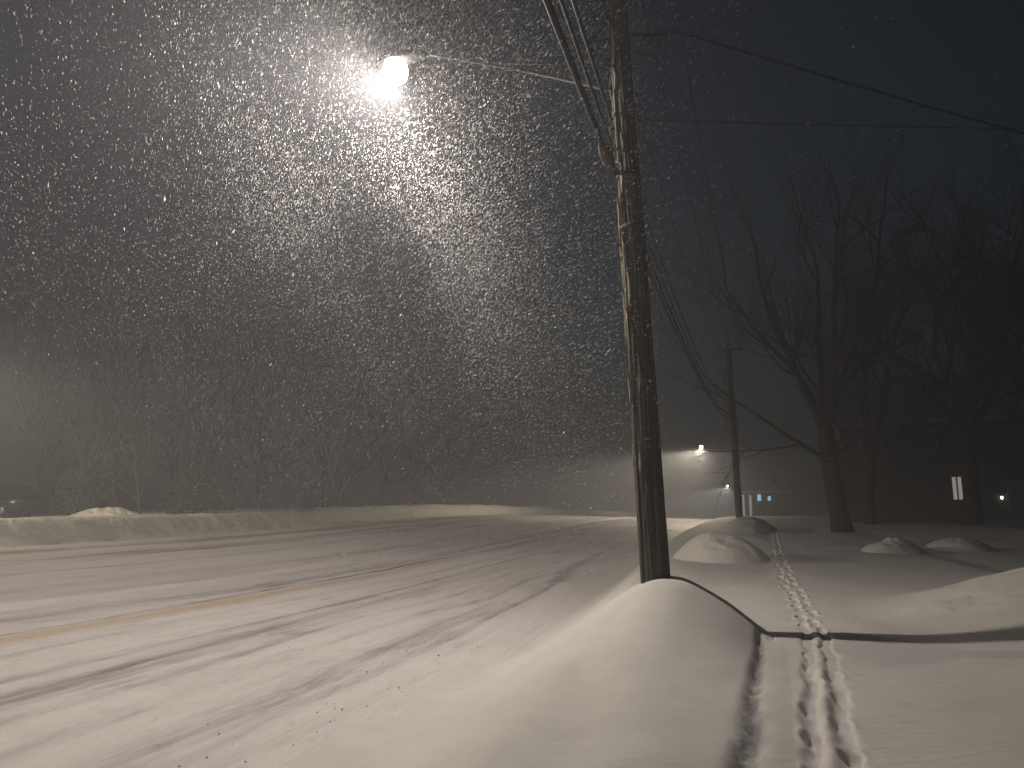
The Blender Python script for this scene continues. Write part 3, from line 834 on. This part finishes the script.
lefts = [(-24.6, 44.5, 13, .26, 'bare tree just right of the dark parked car'), (-25, 49, 12, .2, 'thin bare tree behind the round shrub beyond the bank'),
         (-20.9, 43.5, 9.5, .13, 'slender arching bare tree beside the little dull snow heap'), (-24, 58, 16, .3, 'tall bare tree standing behind the slender arching tree'),
         (-21.6, 54, 14, .26, 'bare tree beyond the far bank right of the broad shrub'), (-19.5, 62, 16, .3, 'broad bare tree beyond the middle of the far bank'),
         (-17.3, 72, 17, .3, 'bare tree beyond the bank, below and left of the near lamp'), (-13.5, 82, 17, .32, 'hazy bare tree beyond the bank straight under the near lamp'),
         (-8.8, 98, 18, .34, 'very faint bare tree where the far bank fades out'), (-34, 56, 17, .32, 'tall bare tree farthest to the left'),
         (-29.5, 50, 10, .16, 'small crooked bare tree above the dark parked car'), (-18.2, 50.5, 8.5, .12, 'short twiggy bare tree close behind the middle of the far bank'),
         (-28.5, 66, 18, .34, 'massive bare tree deep in the woods left of the slender arching tree'), (-14.6, 66, 11, .18, 'short bare tree between two hazy trees under the near lamp'),
         (-23.5, 72, 18, .3, 'bare tree deep in the woods behind the broad shrub'), (-11, 88, 13, .2, 'low hazy bare tree near the end of the far bank')]
for i, (x, y, h, r_, lab) in enumerate(lefts):
    bare_tree(x, y, h, r_, lab, 100 + i * 7, (random.uniform(-.10, .10), 0), LG, random.choice((3, 4, 5)), random.uniform(.12, .26), 5, random.uniform(.9, 1.3), .95)

# evergreen shrubs beyond the bank
def shrub(x, y, w_, h_, label, seed):
    rd = random.Random(seed); z = gz(x, y)
    e = empty('evergreen_shrub', (x, y, z)); tag(e, label, 'shrub', 'shrubs beyond the far snowbank')
    MB().tube([(0, 0, -.1), (0, 0, h_ * .6)], [.07, .03], 6).build('stem', M['bark'], e)
    mb = MB()
    for i in range(2600):
        a = rd.uniform(0, 6.283); u = rd.random() ** .4; zz = rd.uniform(0, 1)
        rad_ = w_ * math.sqrt(max(0, 1 - (zz * .98) ** 2.2)) * u * (1 + .15 * math.sin(5 * a + seed))
        c = Vector((rad_ * math.cos(a), rad_ * math.sin(a), zz * h_ + .05))
        s = rd.uniform(.05, .12); n1 = Vector((rd.gauss(0, 1), rd.gauss(0, 1), rd.gauss(0, 1))).normalized(); n2 = n1.orthogonal().normalized()
        mb.add([c - n1 * s, c + n2 * s * .4, c + n1 * s, c - n2 * s * .4], [(0, 1, 2, 3)])
    mb.build('foliage', M['evergreen'], e, False)
shrub(-23.6, 42.5, 1.3, 2.5, 'dark round shrub left of the slender arching tree', 1)
shrub(-17.6, 43.0, 1.7, 2.4, 'broad dark shrub right of the slender arching tree', 2)

# ------------------------------------------------------------------ parked car beyond the bank
def parked_car(x, y, rz, label):
    z = gz(x, y) + .05; e = empty('parked_car', (x, y, z), rz); tag(e, label, 'car')
    L, W = 4.7, 1.85
    # body sections along x: (x, half width, z low, z belt)
    sec = [(-2.35, .70, .45, .80), (-2.25, .84, .32, .98), (-1.6, .92, .26, 1.02), (-.6, .925, .24, 1.02), (.6, .925, .24, 1.0), (1.3, .91, .26, .98), (2.05, .84, .30, .86), (2.35, .66, .42, .70)]
    vs = []; n = 12
    for (sx, w_, zl, zb) in sec:
        for k in range(n):
            a = 2 * math.pi * (k + .5) / n
            yy = w_ * math.copysign(abs(math.cos(a)) ** .35, math.cos(a)); zz = (zl + zb) / 2 + (zb - zl) / 2 * math.copysign(abs(math.sin(a)) ** .45, math.sin(a))
            vs.append((sx, yy, zz))
    fs = [(i * n + k, i * n + (k + 1) % n, (i + 1) * n + (k + 1) % n, (i + 1) * n + k) for i in range(len(sec) - 1) for k in range(n)]
    fs += [tuple(range(n))[::-1], tuple((len(sec) - 1) * n + k for k in range(n))]
    MB().add(vs, fs).build('body', M['car_paint'], e)
    lo = [(-2.2, .84), (1.15, .84)]; hi = [(-1.85, .68), (.25, .66)]
    vs = [(lo[0][0], -lo[0][1], 1.0), (lo[0][0], lo[0][1], 1.0), (lo[1][0], lo[1][1], .98), (lo[1][0], -lo[1][1], .98),
          (hi[0][0], -hi[0][1], 1.60), (hi[0][0], hi[0][1], 1.60), (hi[1][0], hi[1][1], 1.62), (hi[1][0], -hi[1][1], 1.62)]
    MB().add(vs, [(0, 1, 5, 4), (1, 2, 6, 5), (2, 3, 7, 6), (3, 0, 4, 7), (4, 5, 6, 7)]).build('windows', M['glass'], e, False)
    MB().box((-.8, 0, 1.635), (2.2, 1.36, .06)).build('car_roof', M['car_paint'], e, False, .03)
    for sx in (-1.45, 1.45):
        for sy in (-.82, .82):
            rot = Matrix.Rotation(rad(90), 3, 'X')
            w_ = MB().lathe((sx, sy, .33), [(.20, -.11), (.31, -.11), (.335, -.07), (.335, .07), (.31, .11), (.20, .11)], 24, rot).build('wheel', M['tyre'], e)
            MB().lathe((sx, sy, .33), [(.06, -.118), (.19, -.114), (.19, .114), (.06, .118)], 16, rot).build('rim', M['steel'], w_)
    for sy in (-.62, .62):
        MB().box((-2.33, sy, .82), (.06, .26, .14)).build('taillight', M['tail'], e, False, .01)
        MB().box((2.26, sy, .74), (.08, .28, .12)).build('headlight', M['porcelain'], e, False, .01)
parked_car(-27.6, 41.3, rad(170), 'dark parked car half hidden behind the far snowbank at the left edge')

# ------------------------------------------------------------------ houses
def window(parent, c, w_, h_, ydir, mat, mull=1, frame=.06):
    """window on a wall facing -y (local); frame stands 3 mm or more proud"""
    f = MB(); x, y, z = c
    for sx in (-1, 1): f.box((x + sx * (w_ / 2 + frame / 2), y - .03, z), (frame, .06, h_ + 2 * frame))
    f.box((x, y - .03, z + h_ / 2 + frame / 2), (w_, .06, frame)); f.box((x, y - .04, z - h_ / 2 - frame / 2), (w_, .09, frame))
    for k in range(mull):
        f.box((x - w_ / 2 + w_ * (k + 1) / (mull + 1), y - .03, z), (.07, .05, h_))
    fo = f.build('window', M['trim'], parent, False)
    MB().box((x, y - .012, z), (w_, .012, h_)).build('pane', M[mat], fo, False)
def house(x, y, rz, W, D, Hh, ridge, label, wins, name='house', zoff=0):
    z = gz(x, y) + zoff; e = empty(name, (x, y, z), rz); tag(e, label, 'house')
    mb = MB().box((0, D / 2, Hh / 2 - .3), (W, D, Hh + .6))
    n = int(Hh / .2)
    mb.build('wall', M['siding'], e, False)
    sd = MB()
    for k in range(n): sd.box((0, -.008, .1 + k * .2), (W - .02, .016, .17), Matrix.Rotation(rad(0), 3, 'X'))
    sd.build('siding_board', M['siding'], e, False)
    r = MB(); ov = .4; t = .15
    pr = [(-ov, Hh - .02), (D / 2, ridge), (D + ov, Hh - .02), (D + ov, Hh + t), (D / 2, ridge + t + .05), (-ov, Hh + t)]
    vs = [(-W / 2 - ov, p[0], p[1]) for p in pr] + [(W / 2 + ov, p[0], p[1]) for p in pr]
    r.add(vs, [tuple(range(6)), tuple(range(11, 5, -1))] + [(i, i + 6, (i + 1) % 6 + 6, (i + 1) % 6) for i in range(6)])
    ro_ = r.build('roof', M['roof'], e, False)
    for sx in (-1, 1):
        gb = MB(); gb.add([(sx * (W / 2 - .01), 0, Hh - .05), (sx * (W / 2 - .01), D, Hh - .05), (sx * (W / 2 - .01), D / 2, ridge - .03)], [(0, 1, 2)])
        gb.build('gable', M['siding'], e, False)
    MB().box((W * .25, D * .55, ridge + .2), (.7, .7, 1.5)).build('chimney', M['brick'], ro_, False)
    for (wx, wz, ww, wh, mt, ml) in wins: window(e, (wx, -.012, wz), ww, wh, -1, mt, ml)
    return e
# dark house on the right, one tall curtained window lit
H1 = house(24.0, 39.5, rad(-24), 13, 8, 5.2, 8.2, 'dark two storey house on the right with one tall lit window',
           [(-1.15, 1.72, .42, 1.15, 'lit_window', 1), (-5, 1.7, .9, 1.3, 'glass', 1), (-5, 4.1, .9, 1.2, 'glass', 1), (-1.9, 4.1, .9, 1.2, 'glass', 1), (1.6, 4.1, .9, 1.2, 'glass', 1), (4.6, 4.1, .9, 1.2, 'glass', 1), (4.6, 1.7, .9, 1.3, 'glass', 1)])
d_ = MB().box((1.5, -.04, 1.05), (.95, .07, 2.1)).build('door', M['trim'], H1, False, .01)
MB().lathe((1.85, -.10, 1.0), [(.015, -.03), (.035, 0), (.015, .03)], 10).build('handle', M['steel'], d_)
pl = MB().lathe((.75, -.16, 1.22), [(.02, -.08), (.055, -.05), (.06, .03), (.03, .07)], 12).build('porch_light', M['porch_bulb'], H1)
MB().box((.75, -.09, 1.32), (.05, .12, .03)).build('bracket', M['iron'], pl, False)
# distant building with tall blue lit glazing, right of the second pole
H2 = house(29.0, 90, rad(-18), 6, 6, 3.4, 4.2, 'faint distant low building with tall blue lit windows, right of the second pole',
           [(-2.2, 1.75, .36, 2.7, 'pale_window', 0), (-1.35, 1.75, .26, 2.7, 'pale_window', 0), (-.35, 2.8, .40, .75, 'blue_window', 0), (.75, 2.7, .35, .5, 'blue_window', 0)], 'shop_building', zoff=-.7)

# ------------------------------------------------------------------ falling snow
def snowfall():
    rng = np.random.default_rng(77)
    def field(p):
        a = fbm(p[:, 0] * .45 + p[:, 2] * .21, p[:, 1] * .3 + p[:, 2] * .5, 501, 3)
        b_ = fbm(p[:, 2] * .6 - p[:, 0] * .25, p[:, 1] * .4 + p[:, 0] * .2, 511, 3)
        return a + b_
    parts = []
    lamp = np.array(LAMP1)
    def keep(p, lo=.25):
        return p[rng.random(len(p)) < np.clip(lo + 1.5 * (field(p) + .16), .07, 1)]
    # around the near lamp (dense enough that single flakes show)
    n = 1450000
    r = 8.2 * rng.random(n) ** (1 / 1.85); v = rng.normal(size=(n, 3)); v /= np.linalg.norm(v, axis=1)[:, None]
    p = lamp + v * r[:, None]; parts.append(keep(p))
    # the rest of the air
    n = 48000
    p = np.stack([rng.uniform(-26, 14, n), rng.uniform(1.0, 44, n), rng.uniform(.0, 14, n)], 1); parts.append(keep(p, .4))
    p = np.concatenate(parts)
    s, o = SO(p[:, 0], p[:, 1])
    gzv = ground_z(s, o, False); mask = (p[:, 2] > gzv + .05) & (p[:, 1] > .9)
    dcam = np.linalg.norm(p - np.array([0, 0, 1.6]), axis=1); dl0 = np.linalg.norm(p - lamp, axis=1)
    mask &= dcam > 1.6
    near = dcam < 5; mask &= ~(near & (rng.random(len(p)) < .45))
    rt = p[:, 0] - (.4 + .14 * p[:, 1]); mask &= ~((rt > 0) & (rng.random(len(p)) < np.clip(.6 + .5 * rt, 0, .98)))
    rp = p[:, 0] + .02 * p[:, 1]; mask &= ~((rp > -1.2) & (dl0 < 9) & (rng.random(len(p)) < np.clip((rp + .9) / 3.8, 0, .5)))
    lf = -p[:, 0] / np.maximum(p[:, 1], 1) - .28; mask &= ~((lf > 0) & (rng.random(len(p)) < np.clip(lf * 3.0, 0, .8)))
    dl = np.linalg.norm(p - lamp, axis=1); mask &= (dl > .5) & (rng.random(len(p)) < np.clip((dl - .2) / 2.6, .0, 1))
    mask &= (np.hypot(p[:, 0] - POLE1[0], p[:, 1] - POLE1[1]) > .45)
    p = p[mask]; n = len(p); dcam = dcam[mask]
    wind = np.array([-.40, .88, -.17]); wind /= np.linalg.norm(wind)
    d = wind + rng.normal(0, .09, (n, 3)); d /= np.linalg.norm(d, axis=1)[:, None]
    a = np.cross(d, rng.normal(size=(n, 3))); a /= np.linalg.norm(a, axis=1)[:, None]; b_ = np.cross(d, a)
    big = rng.lognormal(0, .45, n); big = np.where(rng.random(n) < .018, big * 2.3, big); w_ = .00098 * big * np.clip(dcam / 7, .35, 1.5); l_ = w_ * rng.uniform(5, 18, n) / np.where(big > 2.2, 2.0, 1.0)
    V = np.empty((n, 5, 3), np.float32)
    V[:, 0] = p + d * l_[:, None]; V[:, 4] = p - d * l_[:, None]
    for k in range(3):
        an = 2 * np.pi * k / 3; V[:, 1 + k] = p + (a * math.cos(an) + b_ * math.sin(an)) * w_[:, None]
    F = np.array([[0, 1, 2], [0, 2, 3], [0, 3, 1], [4, 2, 1], [4, 3, 2], [4, 1, 3]])
    fi = (F[None] + (np.arange(n) * 5)[:, None, None]).reshape(-1)
    me = bpy.data.meshes.new('falling_snow')
    me.vertices.add(n * 5); me.vertices.foreach_set('co', V.ravel())
    me.loops.add(len(fi)); me.loops.foreach_set('vertex_index', fi.astype(np.int32))
    me.polygons.add(n * 6); me.polygons.foreach_set('loop_start', np.arange(0, n * 18, 3, dtype=np.int32))
    me.update(calc_edges=True); me.polygons.foreach_set('use_smooth', np.ones(n * 6, bool))
    me.materials.append(M['flake'])
    ob = bpy.data.objects.new('falling_snow', me); COL.objects.link(ob)
    tag(ob, 'wind driven snowflakes filling the air, thickest round the near lamp', 'snowfall', kind='stuff')
    print('flakes', n)
snowfall()

# ------------------------------------------------------------------ lights
WARM = (1.0, .88, .75)
KP = 1.0
l = lamp_light('street_light', LAMP1 + Vector((0, 0, -.27)), 1440 * KP, WARM, .08)
l2 = lamp_light('street_light', LAMP2 + Vector((0, 0, -.32)), 2000 * KP, (1, .84, .62), .10, rad(17.7))
l3 = lamp_light('street_light', LAMP3 + Vector((0, 0, -.32)), 1600 * KP, (1, .90, .78), .10, rad(17.7))
l4 = lamp_light('street_light', LAMPL + Vector((0, 0, -.30)), 1900 * KP, (1, .85, .62), .14, rad(13.7 + 180))

# ------------------------------------------------------------------ air
hz = MB().box((10, 95, 10.4), (260, 260, 26.4))
hb_ = hz.build('haze', None, None, False)
hm = bpy.data.materials.new('snow_haze'); hm.use_nodes = True; nt = hm.node_tree
for n in list(nt.nodes):
    if n.type != 'OUTPUT_MATERIAL': nt.nodes.remove(n)
pv = N(nt, 'ShaderNodeVolumePrincipled'); pv.inputs['Color'].default_value = (.52, .54, .60, 1)
pv.inputs['Density'].default_value = .0088; pv.inputs['Anisotropy'].default_value = .40
nt.links.new(pv.outputs[0], [n for n in nt.nodes if n.type == 'OUTPUT_MATERIAL'][0].inputs['Volume'])
hb_.data.materials.append(hm)
tag(hb_, 'pale airborne snow haze filling the street', 'haze', kind='stuff')

# ------------------------------------------------------------------ sky
w = bpy.data.worlds.new('World'); sc.world = w; w.use_nodes = True; nt = w.node_tree
bg = nt.nodes['Background']
sky = nt.nodes.new('ShaderNodeTexSky'); sky.sky_type = 'NISHITA'; sky.sun_disc = False
sky.sun_elevation = rad(4); sky.sun_rotation = rad(200); sky.air_density = 1.2; sky.dust_density = .5; sky.ozone_density = 3
nt.links.new(sky.outputs[0], bg.inputs[0]); bg.inputs[1].default_value = .009

# ------------------------------------------------------------------ camera
cam = bpy.data.cameras.new('camera'); co = bpy.data.objects.new('camera', cam); COL.objects.link(co)
co.location = (0, 0, 1.6); co.rotation_euler = (rad(100), 0, 0)
cam.sensor_width = 36; cam.lens = 36 * 769 / 1024; cam.clip_end = 3000; cam.clip_start = .05
sc.camera = co

sc.view_settings.view_transform = 'Standard'; sc.view_settings.look = 'None'; sc.view_settings.gamma = 1; sc.view_settings.exposure = 0
sc.render.engine = 'CYCLES'
sc.cycles.use_denoising = True
sc.cycles.volume_bounces = 1; sc.cycles.max_bounces = 5; sc.cycles.diffuse_bounces = 2; sc.cycles.glossy_bounces = 2
sc.cycles.sample_clamp_indirect = 4
